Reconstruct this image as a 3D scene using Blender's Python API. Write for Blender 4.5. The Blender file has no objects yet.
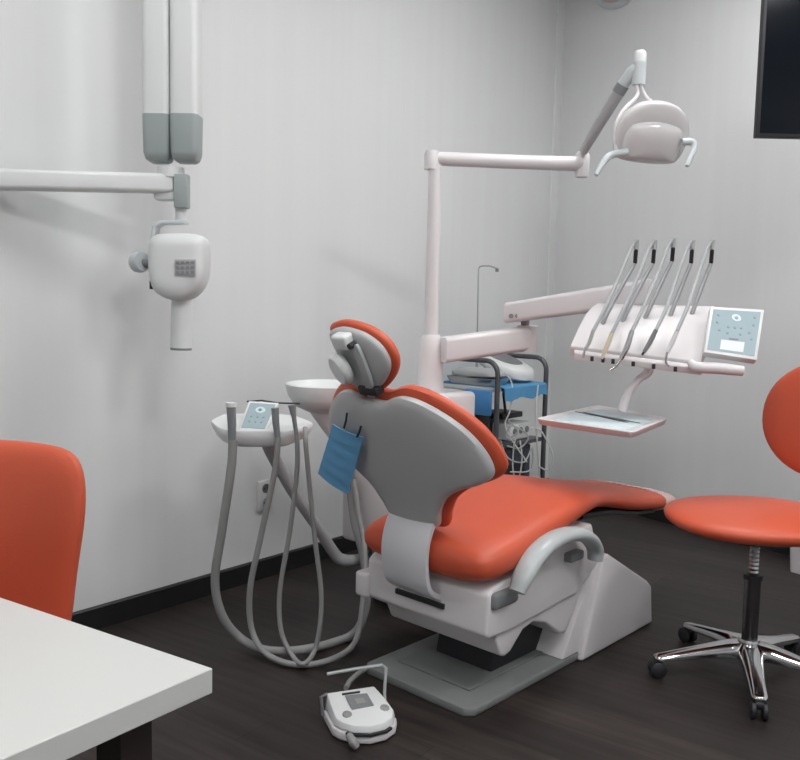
import bpy, bmesh, math, random
from mathutils import Vector, Matrix
from math import sin, cos, pi, radians, atan, sqrt, atan2
random.seed(7)
COL = bpy.context.scene.collection
V = Vector

# ---------------------------------------------------------------- camera
FPX, EYE = 850.0, 1.25
PITCH, ROLL = atan(80 / 850), radians(1.15)
CM = Matrix.Rotation(pi / 2 - PITCH, 3, 'X') @ Matrix.Rotation(ROLL, 3, 'Z')
CP = V((0, 0, EYE))
cam = bpy.data.cameras.new('camera')
cam.lens = FPX / 800 * 36
cam.sensor_width = 36
cam.sensor_fit = 'HORIZONTAL'
cam.clip_start = 0.05
co = bpy.data.objects.new('camera', cam)
COL.objects.link(co)
co.matrix_world = Matrix.Translation(CP) @ CM.to_4x4()
bpy.context.scene.camera = co

def ray(u, v): return CM @ V(((u - 400) / FPX, -(v - 380) / FPX, -1))
def on_z(u, v, z):
    d = ray(u, v); return CP + d * ((z - EYE) / d.z)
def on_y(u, v, y):
    d = ray(u, v); return CP + d * (y / d.y)
def on_pl(u, v, p, n):
    d = ray(u, v); return CP + d * ((V(p) - CP).dot(n) / d.dot(n))

# ---------------------------------------------------------------- materials
def mat(name, col, rough=0.5, metal=0.0, var=0.04, vscale=6, bump=0.0, bscale=200, coat=0.0, spec=0.5, trans=0.0):
    m = bpy.data.materials.new(name); m.use_nodes = True
    nt = m.node_tree; b = nt.nodes['Principled BSDF']
    tc = nt.nodes.new('ShaderNodeTexCoord')
    nz = nt.nodes.new('ShaderNodeTexNoise'); nz.inputs['Scale'].default_value = vscale; nz.inputs['Detail'].default_value = 3
    nt.links.new(tc.outputs['Object'], nz.inputs['Vector'])
    mx = nt.nodes.new('ShaderNodeMix'); mx.data_type = 'RGBA'
    mx.inputs[6].default_value = (*[c * (1 - var) for c in col], 1)
    mx.inputs[7].default_value = (*[min(1, c * (1 + var)) for c in col], 1)
    nt.links.new(nz.outputs['Fac'], mx.inputs[0]); nt.links.new(mx.outputs[2], b.inputs['Base Color'])
    b.inputs['Roughness'].default_value = rough; b.inputs['Metallic'].default_value = metal
    b.inputs['Coat Weight'].default_value = coat; b.inputs['Specular IOR Level'].default_value = spec
    b.inputs['Transmission Weight'].default_value = trans
    if bump:
        n2 = nt.nodes.new('ShaderNodeTexNoise'); n2.inputs['Scale'].default_value = bscale
        nt.links.new(tc.outputs['Object'], n2.inputs['Vector'])
        bp = nt.nodes.new('ShaderNodeBump'); bp.inputs['Strength'].default_value = bump; bp.inputs['Distance'].default_value = 0.002
        nt.links.new(n2.outputs['Fac'], bp.inputs['Height']); nt.links.new(bp.outputs[0], b.inputs['Normal'])
    return m

ORANGE = mat('orange_leather', (0.57, 0.090, 0.040), 0.45, var=0.05, bump=0.25, bscale=260)
WHITE = mat('white_enamel', (0.70, 0.675, 0.69), 0.35, var=0.02)
WHITE2 = mat('white_cool_enamel', (0.70, 0.715, 0.72), 0.35, var=0.02)
GSHELL = mat('grey_shell_plastic', (0.47, 0.48, 0.49), 0.35, var=0.03)
LGREY = mat('light_grey_plastic', (0.56, 0.60, 0.62), 0.35, var=0.03)
CAP = mat('grey_green_cap', (0.33, 0.375, 0.375), 0.45, var=0.05)
MGREY = mat('mid_grey_plastic', (0.20, 0.21, 0.22), 0.5, var=0.06)
PLATE = mat('grey_base_plate', (0.19, 0.20, 0.20), 0.38, var=0.08)
HOSE = mat('grey_hose_rubber', (0.27, 0.27, 0.27), 0.5, var=0.05)
HOSEL = mat('light_grey_hose', (0.42, 0.44, 0.45), 0.4, var=0.05)
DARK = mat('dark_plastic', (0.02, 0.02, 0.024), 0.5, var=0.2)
BLACK = mat('black_gloss', (0.006, 0.008, 0.012), 0.12, var=0.1, spec=0.12)
CHROME = mat('chrome', (0.62, 0.62, 0.63), 0.12, 1.0, var=0.02)
DCHROME = mat('dark_chrome', (0.16, 0.155, 0.16), 0.22, 1.0, var=0.05)
STEEL = mat('brushed_steel', (0.52, 0.53, 0.54), 0.3, 1.0, var=0.05)
BLUE = mat('blue_cloth', (0.085, 0.29, 0.52), 0.85, var=0.12, vscale=14, bump=0.4, bscale=90)
MASKB = mat('blue_nonwoven', (0.16, 0.44, 0.74), 0.85, var=0.06, vscale=20, bump=0.3, bscale=300)
PANEL = mat('blue_grey_panel', (0.34, 0.43, 0.47), 0.25, var=0.05)
PANELL = mat('pale_panel', (0.62, 0.72, 0.74), 0.3, var=0.04)
SCREEN = mat('pale_display', (0.75, 0.78, 0.80), 0.25, var=0.02)
TABLE = mat('white_laminate', (0.57, 0.575, 0.565), 0.28, var=0.01)
LEGD = mat('dark_brown_wood', (0.018, 0.011, 0.010), 0.45, var=0.3, vscale=12)
CREAM = mat('cream_plastic', (0.68, 0.62, 0.48), 0.4, var=0.03)
FOIL = mat('clear_foot_cover', (0.66, 0.44, 0.40), 0.25, var=0.05)
BASEB = mat('black_baseboard', (0.012, 0.012, 0.013), 0.5, var=0.2)
SHADE = mat('lamp_glass', (0.66, 0.64, 0.65), 0.08, var=0.02, coat=0.6)
CABLE = mat('white_cable', (0.62, 0.64, 0.62), 0.5, var=0.05)
PAPER = mat('tray_paper', (0.62, 0.72, 0.76), 0.6, var=0.08, vscale=30)
REDD = mat('reddish_dial', (0.55, 0.33, 0.28), 0.5, var=0.1)

def wall_mat():
    m = mat('painted_wall', (0.60, 0.615, 0.61), 0.62, var=0.0)
    nt = m.node_tree; b = nt.nodes['Principled BSDF']
    tc = nt.nodes.new('ShaderNodeTexCoord'); mp = nt.nodes.new('ShaderNodeMapping'); mp.inputs['Scale'].default_value = (9, 9, 0.25)
    nz = nt.nodes.new('ShaderNodeTexNoise'); nz.inputs['Scale'].default_value = 1.6; nz.inputs['Detail'].default_value = 5
    nt.links.new(tc.outputs['Object'], mp.inputs[0]); nt.links.new(mp.outputs[0], nz.inputs['Vector'])
    cr = nt.nodes.new('ShaderNodeValToRGB')
    cr.color_ramp.elements[0].position = 0.3; cr.color_ramp.elements[0].color = (0.725, 0.735, 0.745, 1)
    cr.color_ramp.elements[1].position = 0.7; cr.color_ramp.elements[1].color = (0.74, 0.755, 0.76, 1)
    nt.links.new(nz.outputs['Fac'], cr.inputs[0]); nt.links.new(cr.outputs[0], b.inputs['Base Color'])
    return m
WALL = wall_mat()
CEIL = mat('ceiling_paint', (0.80, 0.80, 0.79), 0.8, var=0.01)

def floor_mat():
    m = bpy.data.materials.new('dark_wood_planks'); m.use_nodes = True
    nt = m.node_tree; b = nt.nodes['Principled BSDF']; N = nt.nodes.new; L = nt.links.new
    tc = N('ShaderNodeTexCoord'); mp = N('ShaderNodeMapping'); mp.inputs['Rotation'].default_value = (0, 0, radians(36))
    L(tc.outputs['Object'], mp.inputs[0])
    br = N('ShaderNodeTexBrick'); br.inputs['Scale'].default_value = 1; br.inputs['Brick Width'].default_value = 1.25
    br.inputs['Row Height'].default_value = 0.16; br.inputs['Mortar Size'].default_value = 0.0015; br.offset = 0.37
    br.inputs['Color1'].default_value = (0.020, 0.0160, 0.0150, 1); br.inputs['Color2'].default_value = (0.034, 0.0270, 0.0250, 1)
    br.inputs['Mortar'].default_value = (0.012, 0.010, 0.010, 1)
    L(mp.outputs[0], br.inputs['Vector'])
    mp2 = N('ShaderNodeMapping'); mp2.inputs['Scale'].default_value = (1.6, 26, 1); L(mp.outputs[0], mp2.inputs[0])
    nz = N('ShaderNodeTexNoise'); nz.inputs['Scale'].default_value = 1.3; nz.inputs['Detail'].default_value = 7; nz.inputs['Distortion'].default_value = 0.6
    L(mp2.outputs[0], nz.inputs['Vector'])
    cr = N('ShaderNodeValToRGB'); cr.color_ramp.elements[0].position = 0.3; cr.color_ramp.elements[0].color = (0.62, 0.6, 0.6, 1)
    cr.color_ramp.elements[1].position = 0.72; cr.color_ramp.elements[1].color = (1.45, 1.4, 1.36, 1)
    L(nz.outputs['Fac'], cr.inputs[0])
    mx = N('ShaderNodeMix'); mx.data_type = 'RGBA'; mx.blend_type = 'MULTIPLY'; mx.inputs[0].default_value = 1
    L(br.outputs['Color'], mx.inputs[6]); L(cr.outputs[0], mx.inputs[7]); L(mx.outputs[2], b.inputs['Base Color'])
    b.inputs['Roughness'].default_value = 0.5; b.inputs['Specular IOR Level'].default_value = 0.35
    bp = N('ShaderNodeBump'); bp.inputs['Strength'].default_value = 0.15; bp.inputs['Distance'].default_value = 0.002
    L(nz.outputs['Fac'], bp.inputs['Height']); L(bp.outputs[0], b.inputs['Normal'])
    return m
FLOOR = floor_mat()

def emit(name, col, s):
    m = bpy.data.materials.new(name); m.use_nodes = True
    b = m.node_tree.nodes['Principled BSDF']
    b.inputs['Base Color'].default_value = (0.8, 0.8, 0.8, 1)
    b.inputs['Emission Color'].default_value = (*col, 1); b.inputs['Emission Strength'].default_value = s
    return m

# ---------------------------------------------------------------- geometry
def cr_spline(pts, n=8):
    pts = [V(p) for p in pts]
    if len(pts) < 3: return pts
    P = [pts[0] * 2 - pts[1]] + pts + [pts[-1] * 2 - pts[-2]]
    out = []
    for i in range(1, len(P) - 2):
        for k in range(n):
            t = k / n
            a, b, c, d = P[i - 1], P[i], P[i + 1], P[i + 2]
            out.append(0.5 * ((2 * b) + (c - a) * t + (2 * a - 5 * b + 4 * c - d) * t * t + (3 * b - 3 * c + d - a) * t ** 3))
    out.append(pts[-1]); return out

def crisp(vals, n):
    r = cr_spline([V((v, 0, 0)) for v in vals], n)
    return [p.x for p in r]

class G:
    def __init__(s): s.v = []; s.f = []
    def add(s, vs, fs):
        o = len(s.v); s.v += [V(p) for p in vs]; s.f += [tuple(i + o for i in f) for f in fs]; return s
    def loft(s, rings, caps=True, closed=False):
        n = len(rings[0]); vs = [p for r in rings for p in r]; fs = []
        m = len(rings)
        for i in range(m if closed else m - 1):
            for j in range(n):
                a = i * n + j; b = i * n + (j + 1) % n; c = ((i + 1) % m) * n + (j + 1) % n; d = ((i + 1) % m) * n + j
                fs.append((a, b, c, d))
        if caps and not closed:
            fs.append(tuple(reversed(range(n)))); fs.append(tuple(range((m - 1) * n, m * n)))
        return s.add(vs, fs)
    def tube(s, pts, r, seg=12, spline=0, squash=None, closed=False):
        pts = [V(p) for p in pts]
        rs = r if isinstance(r, (list, tuple)) else [r] * len(pts)
        if spline:
            rs = [max(1e-4, q) for q in crisp(list(rs), spline)]; pts = cr_spline(pts, spline)
        rings = []; up = None
        for i, p in enumerate(pts):
            t = (pts[min(i + 1, len(pts) - 1)] - pts[max(i - 1, 0)]).normalized()
            if up is None:
                up = V((0, 0, 1)) if abs(t.z) < 0.9 else V((1, 0, 0))
            side = t.cross(up).normalized(); up = side.cross(t).normalized()
            a, b = (1, 1) if squash is None else squash
            rings.append([p + side * (cos(2 * pi * k / seg) * rs[i] * a) + up * (sin(2 * pi * k / seg) * rs[i] * b) for k in range(seg)])
        return s.loft(rings)
    def band(s, pts, w, t, wdir, spline=0):
        pts = [V(p) for p in pts]
        if spline: pts = cr_spline(pts, spline)
        wd = V(wdir).normalized(); rings = []
        for i, p in enumerate(pts):
            tg = (pts[min(i + 1, len(pts) - 1)] - pts[max(i - 1, 0)]).normalized()
            nn = tg.cross(wd).normalized()
            rings.append([p + wd * w / 2 + nn * t / 2, p - wd * w / 2 + nn * t / 2, p - wd * w / 2 - nn * t / 2, p + wd * w / 2 - nn * t / 2])
        return s.loft(rings)
    def lathe(s, prof, c=(0, 0, 0), axis=(0, 0, 1), seg=32, sx=1, sy=1):
        q = V((0, 0, 1)).rotation_difference(V(axis)); c = V(c)
        rings = [[c + q @ V((cos(2 * pi * k / seg) * max(r, 1e-4) * sx, sin(2 * pi * k / seg) * max(r, 1e-4) * sy, z)) for k in range(seg)] for r, z in prof]
        return s.loft(rings)
    def box(s, c, d, rot=None, M=None):
        x, y, z = [q / 2 for q in d]
        vs = [V((a, b, e)) for a in (-x, x) for b in (-y, y) for e in (-z, z)]
        if rot is not None: vs = [rot @ p for p in vs]
        vs = [p + V(c) for p in vs]
        return s.add(vs, [(0, 1, 3, 2), (4, 6, 7, 5), (0, 4, 5, 1), (2, 3, 7, 6), (0, 2, 6, 4), (1, 5, 7, 3)])
    def prism(s, outline, a, b, f):
        # outline 2D; f(p,q,h)->vec ; h from a to b
        n = len(outline)
        return s.loft([[V(f(p, q, a)) for p, q in outline], [V(f(p, q, b)) for p, q in outline]])
    def pillow(s, outline, f, tf, tb, rings=9, n=3.0, flat=0.0):
        # star-shaped outline, f(a,b,depth); +tf bulge one way, -tb the other
        cx = sum(p[0] for p in outline) / len(outline); cy = sum(p[1] for p in outline) / len(outline)
        m = len(outline); R = []
        ss = [sin(pi / 2 * i / rings) for i in range(1, rings + 1)]
        for sgn, T in ((1, tf), (-1, tb)):
            rr = []
            for q in ss:
                d = T * (1 - q ** n) ** (1 / n) if q < 0.9999 else 0
                rr.append([V(f(cx + (x - cx) * q, cy + (y - cy) * q, sgn * d)) for x, y in outline])
            R.append(rr)
        allr = R[0] + list(reversed(R[1][:-1]))
        o = len(s.v)
        s.loft(allr, caps=False)
        c0 = V(f(cx, cy, tf)); c1 = V(f(cx, cy, -tb)); k = len(s.v); s.v += [c0, c1]
        last = o + (len(allr) - 1) * m
        for j in range(m):
            s.f.append((o + j, k, o + (j + 1) % m)); s.f.append((last + j, last + (j + 1) % m, k + 1))
        return s
    def build(s, name, material, parent=None, smooth=True, bevel=0.0, seg=2, ang=35, sub=0):
        me = bpy.data.meshes.new(name); me.from_pydata([tuple(p) for p in s.v], [], s.f); me.validate()
        bm = bmesh.new(); bm.from_mesh(me); bmesh.ops.recalc_face_normals(bm, faces=bm.faces)
        if bevel:
            es = [e for e in bm.edges if len(e.link_faces) == 2 and e.calc_face_angle(0) > radians(ang)]
            bmesh.ops.bevel(bm, geom=es, offset=bevel, segments=seg, profile=0.5, affect='EDGES', clamp_overlap=True)
        bm.to_mesh(me); bm.free()
        if smooth:
            for p in me.polygons: p.use_smooth = True
            me.set_sharp_from_angle(angle=radians(40))
        me.materials.append(material)
        o = bpy.data.objects.new(name, me); COL.objects.link(o)
        if parent: o.parent = parent
        if sub:
            md = o.modifiers.new('subdivision', 'SUBSURF'); md.levels = md.render_levels = sub
        return o

def tag(o, label=None, cat=None, group=None, kind=None):
    if label: o['label'] = label
    if cat: o['category'] = cat
    if group: o['group'] = group
    if kind: o['kind'] = kind
    return o
def thing(name, loc, rz, label, cat, group=None):
    o = bpy.data.objects.new(name, None); COL.objects.link(o); o.empty_display_size = 0.1
    o.location = loc; o.rotation_euler = (0, 0, rz)
    return tag(o, label, cat, group)
class Frame:
    """local frame of a thing: origin O, turned by a about the vertical"""
    def __init__(s, O, a): s.O = V(O); s.a = a; s.R = Matrix.Rotation(a, 3, 'Z')
    def w(s, l): return s.O + s.R @ V(l)
    def l(s, w): return s.R.transposed() @ (V(w) - s.O)
    def z(s, u, v, z): return s.l(on_z(u, v, z))
    def y(s, u, v, y): return s.l(on_pl(u, v, s.w((0, y, 0)), s.R @ V((0, 1, 0))))      # plane local y
    def x(s, u, v, x): return s.l(on_pl(u, v, s.w((x, 0, 0)), s.R @ V((1, 0, 0))))
    def Y(s, u, v, Y): return s.l(on_y(u, v, Y))                                        # world distance

def smooth_closed(pts, n=5):
    P = [V((p[0], p[1], 0)) for p in pts]; m = len(P); out = []
    for i in range(m):
        a, b, c, d = P[i - 1], P[i], P[(i + 1) % m], P[(i + 2) % m]
        for k in range(n):
            t = k / n
            q = 0.5 * ((2 * b) + (c - a) * t + (2 * a - 5 * b + 4 * c - d) * t * t + (3 * b - 3 * c + d - a) * t ** 3)
            out.append((q.x, q.y))
    return out
def sup_ring(x, w, zt, zb, n=3.2, seg=36, yc=0):
    out = []
    zc = (zt + zb) / 2; h = (zt - zb) / 2
    for k in range(seg):
        a = 2 * pi * k / seg; c, s_ = cos(a), sin(a)
        out.append(V((x, yc + w * (1 if c > 0 else -1) * abs(c) ** (2 / n), zc + h * (1 if s_ > 0 else -1) * abs(s_) ** (2 / n))))
    return out

# ---------------------------------------------------------------- room
K0 = V((0.988, 5.60, 0)); LD = V((-0.6428, -0.766, 0)); BD = V((0.590, -0.807, 0)).normalized()
A_ = K0 + LD * 8.0; B_ = K0 + BD * 4.4; D_ = V((2.3, -2.3, 0)); HC = 3.35
poly = [K0, B_, D_, A_]
def offset_wall(a, b, t=0.12):
    d = (b - a).normalized(); n = V((d.y, -d.x, 0))
    mid = (K0 + B_ + D_ + A_) / 4
    if n.dot(mid - a) > 0: n = -n
    return n * t
def wall(name, a, b):
    n = offset_wall(a, b); d = (b - a).normalized() * 0.0
    g = G(); g.loft([[a, b, b + n, a + n], [p + V((0, 0, HC)) for p in (a, b, b + n, a + n)]])
    return tag(g.build(name, WALL, smooth=False), kind='structure')
wall('wall_left', A_, K0); wall('wall_back', K0, B_); wall('wall_right', B_, D_); wall('wall_front', D_, A_)
g = G(); g.loft([[p + V((0, 0, -0.1)) for p in poly], [p.copy() for p in poly]]); tag(g.build('floor', FLOOR, smooth=False), kind='structure')
g = G(); g.loft([[p + V((0, 0, HC)) for p in poly], [p + V((0, 0, HC + 0.1)) for p in poly]]); tag(g.build('ceiling', CEIL, smooth=False), kind='structure')
def baseboard(name, a, b):
    n = -offset_wall(a, b, 0.014); g = G()
    g.loft([[a, b, b + n, a + n], [p + V((0, 0, 0.082)) for p in (a, b, b + n, a + n)], [p + V((0, 0, 0.088)) for p in (a, b, b + n * 0.6, a + n * 0.6)]])
    return tag(g.build(name, BASEB, smooth=False), kind='structure')
baseboard('baseboard_left', A_, K0); baseboard('baseboard_back', K0, B_)
g = G(); nb = -offset_wall(K0, B_, 0.006)   # narrow corner strip
g.loft([[K0 + LD * 0.07, K0, K0 + BD * 0.015, K0 + BD * 0.015 + nb, K0 + LD * 0.07 + V((0.008, -0.004, 0))], [p + V((0, 0, HC)) for p in (K0 + LD * 0.07, K0, K0 + BD * 0.015, K0 + BD * 0.015 + nb, K0 + LD * 0.07 + V((0.008, -0.004, 0)))]])
tag(g.build('trim_1', WALL, smooth=False), kind='structure')
WN = V((0.766, -0.6428, 0))           # left wall's inward normal
BN = -offset_wall(K0, B_, 1).normalized()

# ceiling lights
def ceiling_light(x, y, sx, sy, s, label):
    t = thing('ceiling_light', (x, y, HC), radians(50), label, 'ceiling light', 'flat ceiling lights')
    g = G()
    for a, b, c, d in ((sx / 2, 0, 0.02, sy + .04), (-sx / 2, 0, 0.02, sy + .04), (0, sy / 2, sx, 0.02), (0, -sy / 2, sx, 0.02)):
        g.box((a, b, -0.014), (c, d, 0.028))
    g.build('frame', WHITE, t)
    G().box((0, 0, -0.010), (sx - 0.02, sy - 0.02, 0.012)).build('diffuser', emit('light_panel', (1.0, 0.997, 0.985), s), t, smooth=False)
for lx, ly, LS, ll in ((1.25, 3.3, 25, 'above the orange stool, nearest the television'), (-0.35, 2.1, 14, 'above the left wall, nearest the x-ray unit'), (2.2, 1.3, 30, 'nearest the right wall'),
                   (0.75, 0.7, 26, 'over the middle of the room'), (-1.7, 0.3, 16, 'above the white desk'), (0.6, -1.0, 20, 'at the rear of the room')):
    ceiling_light(lx, ly, 0.6, 0.6, LS, 'square flat ceiling light panel ' + ll)

# ---------------------------------------------------------------- desk
dz = 0.74
c0 = on_z(213, 668, dz); ca = on_z(0, 597, dz); cb = on_z(0, 759.5, dz)
da = (ca - c0).normalized(); db = (cb - c0).normalized()
desk = thing('desk', (c0.x, c0.y, 0), 0, 'white laminate desk top with thick edge on dark brown legs', 'desk')
def dloc(s, t, z): p = da * s + db * t; return V((p.x, p.y, z))
LA, LB = 1.35, 0.78
g = G(); g.loft([[dloc(0, 0, z), dloc(LA, 0, z), dloc(LA, LB, z), dloc(0, LB, z)] for z in (dz - 0.036, dz)])
g.build('tabletop', TABLE, desk, bevel=0.0015, seg=1)
for s_, t_ in ((0.055, 0.10), (LA - 0.1, 0.1), (0.14, LB - 0.1), (LA - 0.1, LB - 0.1)):
    g = G(); h = 0.024
    g.loft([[dloc(s_ - h, t_ - h, z), dloc(s_ + h, t_ - h, z), dloc(s_ + h, t_ + h, z), dloc(s_ - h, t_ + h, z)] for z in (0, dz - 0.0365)])
    g.build('leg', LEGD, desk, smooth=False)
g = G(); g.loft([[dloc(0.16, 0.18, z), dloc(LA - 0.12, 0.18, z), dloc(LA - 0.12, 0.2, z), dloc(0.16, 0.2, z)] for z in (dz - 0.11, dz - 0.0365)])
g.build('apron', LEGD, desk, smooth=False)

# ---------------------------------------------------------------- star base used by both swivel seats
def star_base(t, R=0.31, a0=-105, seat_under=0.43, post_top=0.30):
    for k in range(5):
        a = radians(a0 + 72 * k); d = V((cos(a), sin(a), 0)); sd = V((-sin(a), cos(a), 0))
        rings = []
        for q, w, zt, zb in ((0.02, 0.032, 0.128, 0.075), (0.08, 0.027, 0.122, 0.078), (0.16, 0.022, 0.106, 0.074), (0.24, 0.019, 0.090, 0.064), (R - 0.004, 0.018, 0.076, 0.058), (R + 0.012, 0.012, 0.072, 0.060)):
            rings.append([d * q + sd * (w * u_) + V((0, 0, zb + (zt - zb) * h)) for u_, h in ((-1, 0), (-1, .6), (-.55, 1), (.55, 1), (1, .6), (1, 0))])
        rings = [[p + (p - V((d * d.dot(p)).to_tuple())).dot(sd) * sd * 0.35 for p in r_] for r_ in rings]
        lg = G().loft(rings).build('base_leg', CHROME, t, bevel=0.002, seg=1)
        c = d * R
        cs = G(); cs.lathe([(0.009, 0.0), (0.009, 0.03), (0.006, 0.032)], c + V((0, 0, 0.036)), seg=12)
        cs.lathe([(0.0, -0.012), (0.014, -0.012), (0.017, 0), (0.014, 0.012), (0, 0.012)], c + V((0, 0, 0.046)), sd, 14)
        cst = cs.build('caster', DARK, t)
        for sg in (-1, 1):
            G().lathe([(0.0, -0.009), (0.022, -0.009), (0.027, -0.005), (0.027, 0.005), (0.022, 0.009), (0, 0.009)], c + sd * (0.017 * sg) + V((0, 0, 0.0272)), sd, 20).build('wheel', DARK, cst)
    G().lathe([(0.0, 0.07), (0.036, 0.07), (0.038, 0.12), (0.033, 0.135), (0.0, 0.135)], seg=28).build('hub', CHROME, t)
    G().lathe([(0.0, 0.13), (0.026, 0.13), (0.026, post_top), (0.0, post_top)], seg=24).build('gas_column', DCHROME, t)
    g = G(); g.lathe([(0, post_top - 0.004), (0.031, post_top - 0.004), (0.031, post_top + 0.012), (0, post_top + 0.012)], seg=24); g.build('collar', DARK, t)
    pr_ = [(0, post_top + 0.01)]; z = post_top + 0.012; i = 0
    while z < seat_under - 0.006:
        pr_.append((0.0165 if i % 2 else 0.0135, z)); z += 0.007; i += 1
    pr_ += [(0.014, seat_under), (0, seat_under)]
    G().lathe(pr_, seg=20).build('piston', STEEL, t)

# operator stool
SC = V((1.20, 2.785, 0))
st = thing('stool', SC, 0, 'orange swivel stool with round backrest on five-legged chrome base', 'stool')
star_base(st, 0.31, -106, 0.495, 0.345)
def disc_outline(rx, ry, n=40, e=2.3):
    return [(rx * (1 if cos(a) > 0 else -1) * abs(cos(a)) ** (2 / e), ry * (1 if sin(a) > 0 else -1) * abs(sin(a)) ** (2 / e)) for a in [2 * pi * k / n for k in range(n)]]
g = G(); g.pillow(disc_outline(0.295, 0.26), lambda a, b, d: (a + 0.0, b, 0.545 + d), 0.047, 0.048, 10, 2.4); g.build('seat', ORANGE, st)
G().lathe([(0, 0), (0.13, 0), (0.15, 0.012), (0.15, 0.016), (0, 0.016)], (0.0, 0, 0.484), seg=32).build('seat_plate', DARK, st)
bdir = radians(21)   # backrest direction, seen from the seat's centre
bx, by = cos(bdir), sin(bdir)
def brest(a, b, d): # a sideways, b up
    r = 0.26 + d - 0.5 * a * a + 0.10 * b
    return (bx * r - by * a, by * r + bx * a, 0.87 + b)
g = G(); g.pillow(disc_outline(0.235, 0.20, 44, 2.1), brest, 0.03, 0.03, 9, 2.6); g.build('backrest', ORANGE, st)
g = G(); g.band([(bx * 0.05, by * 0.05, 0.478), (bx * 0.26, by * 0.26, 0.475), (bx * 0.335, by * 0.335, 0.51), (bx * 0.345, by * 0.345, 0.66), (bx * 0.305, by * 0.305, 0.86)], 0.05, 0.008, (-by, bx, 0), 6)
g.build('backrest_bracket', CHROME, st)

# desk chair
dc = thing('desk_chair', (-0.892, 1.55, 0), radians(-96), 'orange upholstered chair with tall rounded backrest behind the white desk', 'chair')
star_base(dc, 0.29, -60, 0.41, 0.28)
g = G(); g.pillow(disc_outline(0.23, 0.23, 40, 3.2), lambda a, b, d: (a, b, 0.44 + d), 0.045, 0.04, 10, 2.6); g.build('seat', ORANGE, dc)
def dback(a, b, d):
    r = -0.25 + d - 0.12 * b + 0.9 * a * a
    return (r, a, 0.712 + b)
ol = smooth_closed([(0.15, -0.21), (0.185, -0.17), (0.20, -0.05), (0.215, 0.08), (0.205, 0.165), (0.165, 0.205), (0.07, 0.217), (-0.07, 0.217), (-0.165, 0.205), (-0.205, 0.165), (-0.215, 0.08), (-0.20, -0.05), (-0.185, -0.17), (-0.15, -0.21)], 4)
g = G(); g.pillow(ol, dback, 0.035, 0.03, 9, 3.0); bk = g.build('backrest', ORANGE, dc)
G().band([(-0.05, 0, 0.405), (-0.22, 0, 0.40), (-0.275, 0, 0.44), (-0.28, 0, 0.55), (-0.275, 0, 0.68)], 0.06, 0.01, (0, 1, 0), 6).build('backrest_bracket', DARK, dc)

# ---------------------------------------------------------------- dental chair
CA = radians(47); F = Frame((0.06, 2.60, 0), CA)
ch = thing('dental_chair', F.O, CA, 'orange dental patient chair with grey back shell on a floor plate', 'dental chair')
# base plate
g = G(); g.prism([(-0.0, -0.205), (0.025, -0.232), (1.0, -0.232), (1.0, 0.232), (0.025, 0.232), (-0.0, 0.205)], 0.0, 0.028, lambda p, q, h: (p, q, h))
g.build('base_plate', PLATE, ch, bevel=0.006)
g = G(); g.prism([(0.10, -0.15), (0.62, -0.15), (0.62, 0.16), (0.10, 0.16)], 0.0285, 0.034, lambda p, q, h: (p, q, h)); g.build('plate_cover', mat('grey_cover', (0.17, 0.18, 0.18), 0.5), ch, bevel=0.002)
# pedestal cover
g = G()
g.prism([(0.51, 0.029), (0.705, 0.35), (0.78, 0.35), (0.9, 0.25), (0.9, 0.029)], -0.232, 0.232, lambda p, q, h: (p, h, q))
g.build('pedestal_core', WHITE, ch, bevel=0.008)
g = G(); g.prism([(0.605, 0.0), (0.725, 0.352), (0.76, 0.358), (1.075, 0.185), (1.115, 0.155), (1.135, 0.0)], -0.252, 0.252, lambda p, q, h: (p, h, q))
g.build('pedestal_cover', WHITE, ch, bevel=0.012, seg=3)
# casing under the seat
g = G(); g.prism([(0.045, 0.25), (0.05, 0.375), (0.075, 0.392), (0.30, 0.425), (0.5, 0.478), (0.64, 0.49), (0.70, 0.34), (0.56, 0.26), (0.18, 0.235), (0.06, 0.237)], -0.25, 0.262, lambda p, q, h: (p, h, q))
g.build('casing', WHITE, ch, bevel=0.010, seg=3)
g = G(); g.prism([(0.09, 0.262), (0.14, 0.158), (0.165, 0.148), (0.195, 0.155), (0.26, 0.208), (0.32, 0.218), (0.39, 0.195), (0.475, 0.135), (0.52, 0.125), (0.66, 0.32), (0.6, 0.40), (0.2, 0.33)], -0.236, 0.236, lambda p, q, h: (p, h, q))
g.build('lower_casing', WHITE, ch, bevel=0.010, seg=3)
g = G(); g.box((0.075, 0.275, 0.285), (0.09, 0.06, 0.085)); g.build('side_bracket', WHITE, ch, bevel=0.012, seg=3)
# lift column between plate and casing
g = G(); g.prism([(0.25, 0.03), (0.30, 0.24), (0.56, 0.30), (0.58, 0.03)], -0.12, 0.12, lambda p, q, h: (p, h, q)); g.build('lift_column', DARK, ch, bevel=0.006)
# seat
stn = [(0.0, 0.20, 0.485, 0.435), (0.02, 0.250, 0.515, 0.408), (0.08, 0.272, 0.535, 0.394), (0.2, 0.278, 0.555, 0.414), (0.34, 0.277, 0.583, 0.462), (0.5, 0.272, 0.603, 0.497), (0.62, 0.258, 0.603, 0.515), (0.74, 0.232, 0.588, 0.511), (0.88, 0.218, 0.560, 0.486), (1.02, 0.218, 0.534, 0.452), (1.18, 0.214, 0.507, 0.424), (1.30, 0.210, 0.488, 0.408)]
def interp_st(stn, n=4):
    cols = [crisp([s_[i] for s_ in stn], n) for i in range(len(stn[0]))]
    return list(zip(*cols))
g = G(); g.loft([sup_ring(x, w, a, b, 3.0) for x, w, a, b in interp_st(stn)]); g.build('seat', ORANGE, ch)
g = G(); g.loft([sup_ring(x, w, a, b, 3.0) for x, w, a, b in interp_st([(1.285, 0.214, 0.494, 0.403), (1.34, 0.212, 0.484, 0.399), (1.39, 0.206, 0.475, 0.398), (1.41, 0.198, 0.468, 0.401)])]); g.build('foot_cover', FOIL, ch)
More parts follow.
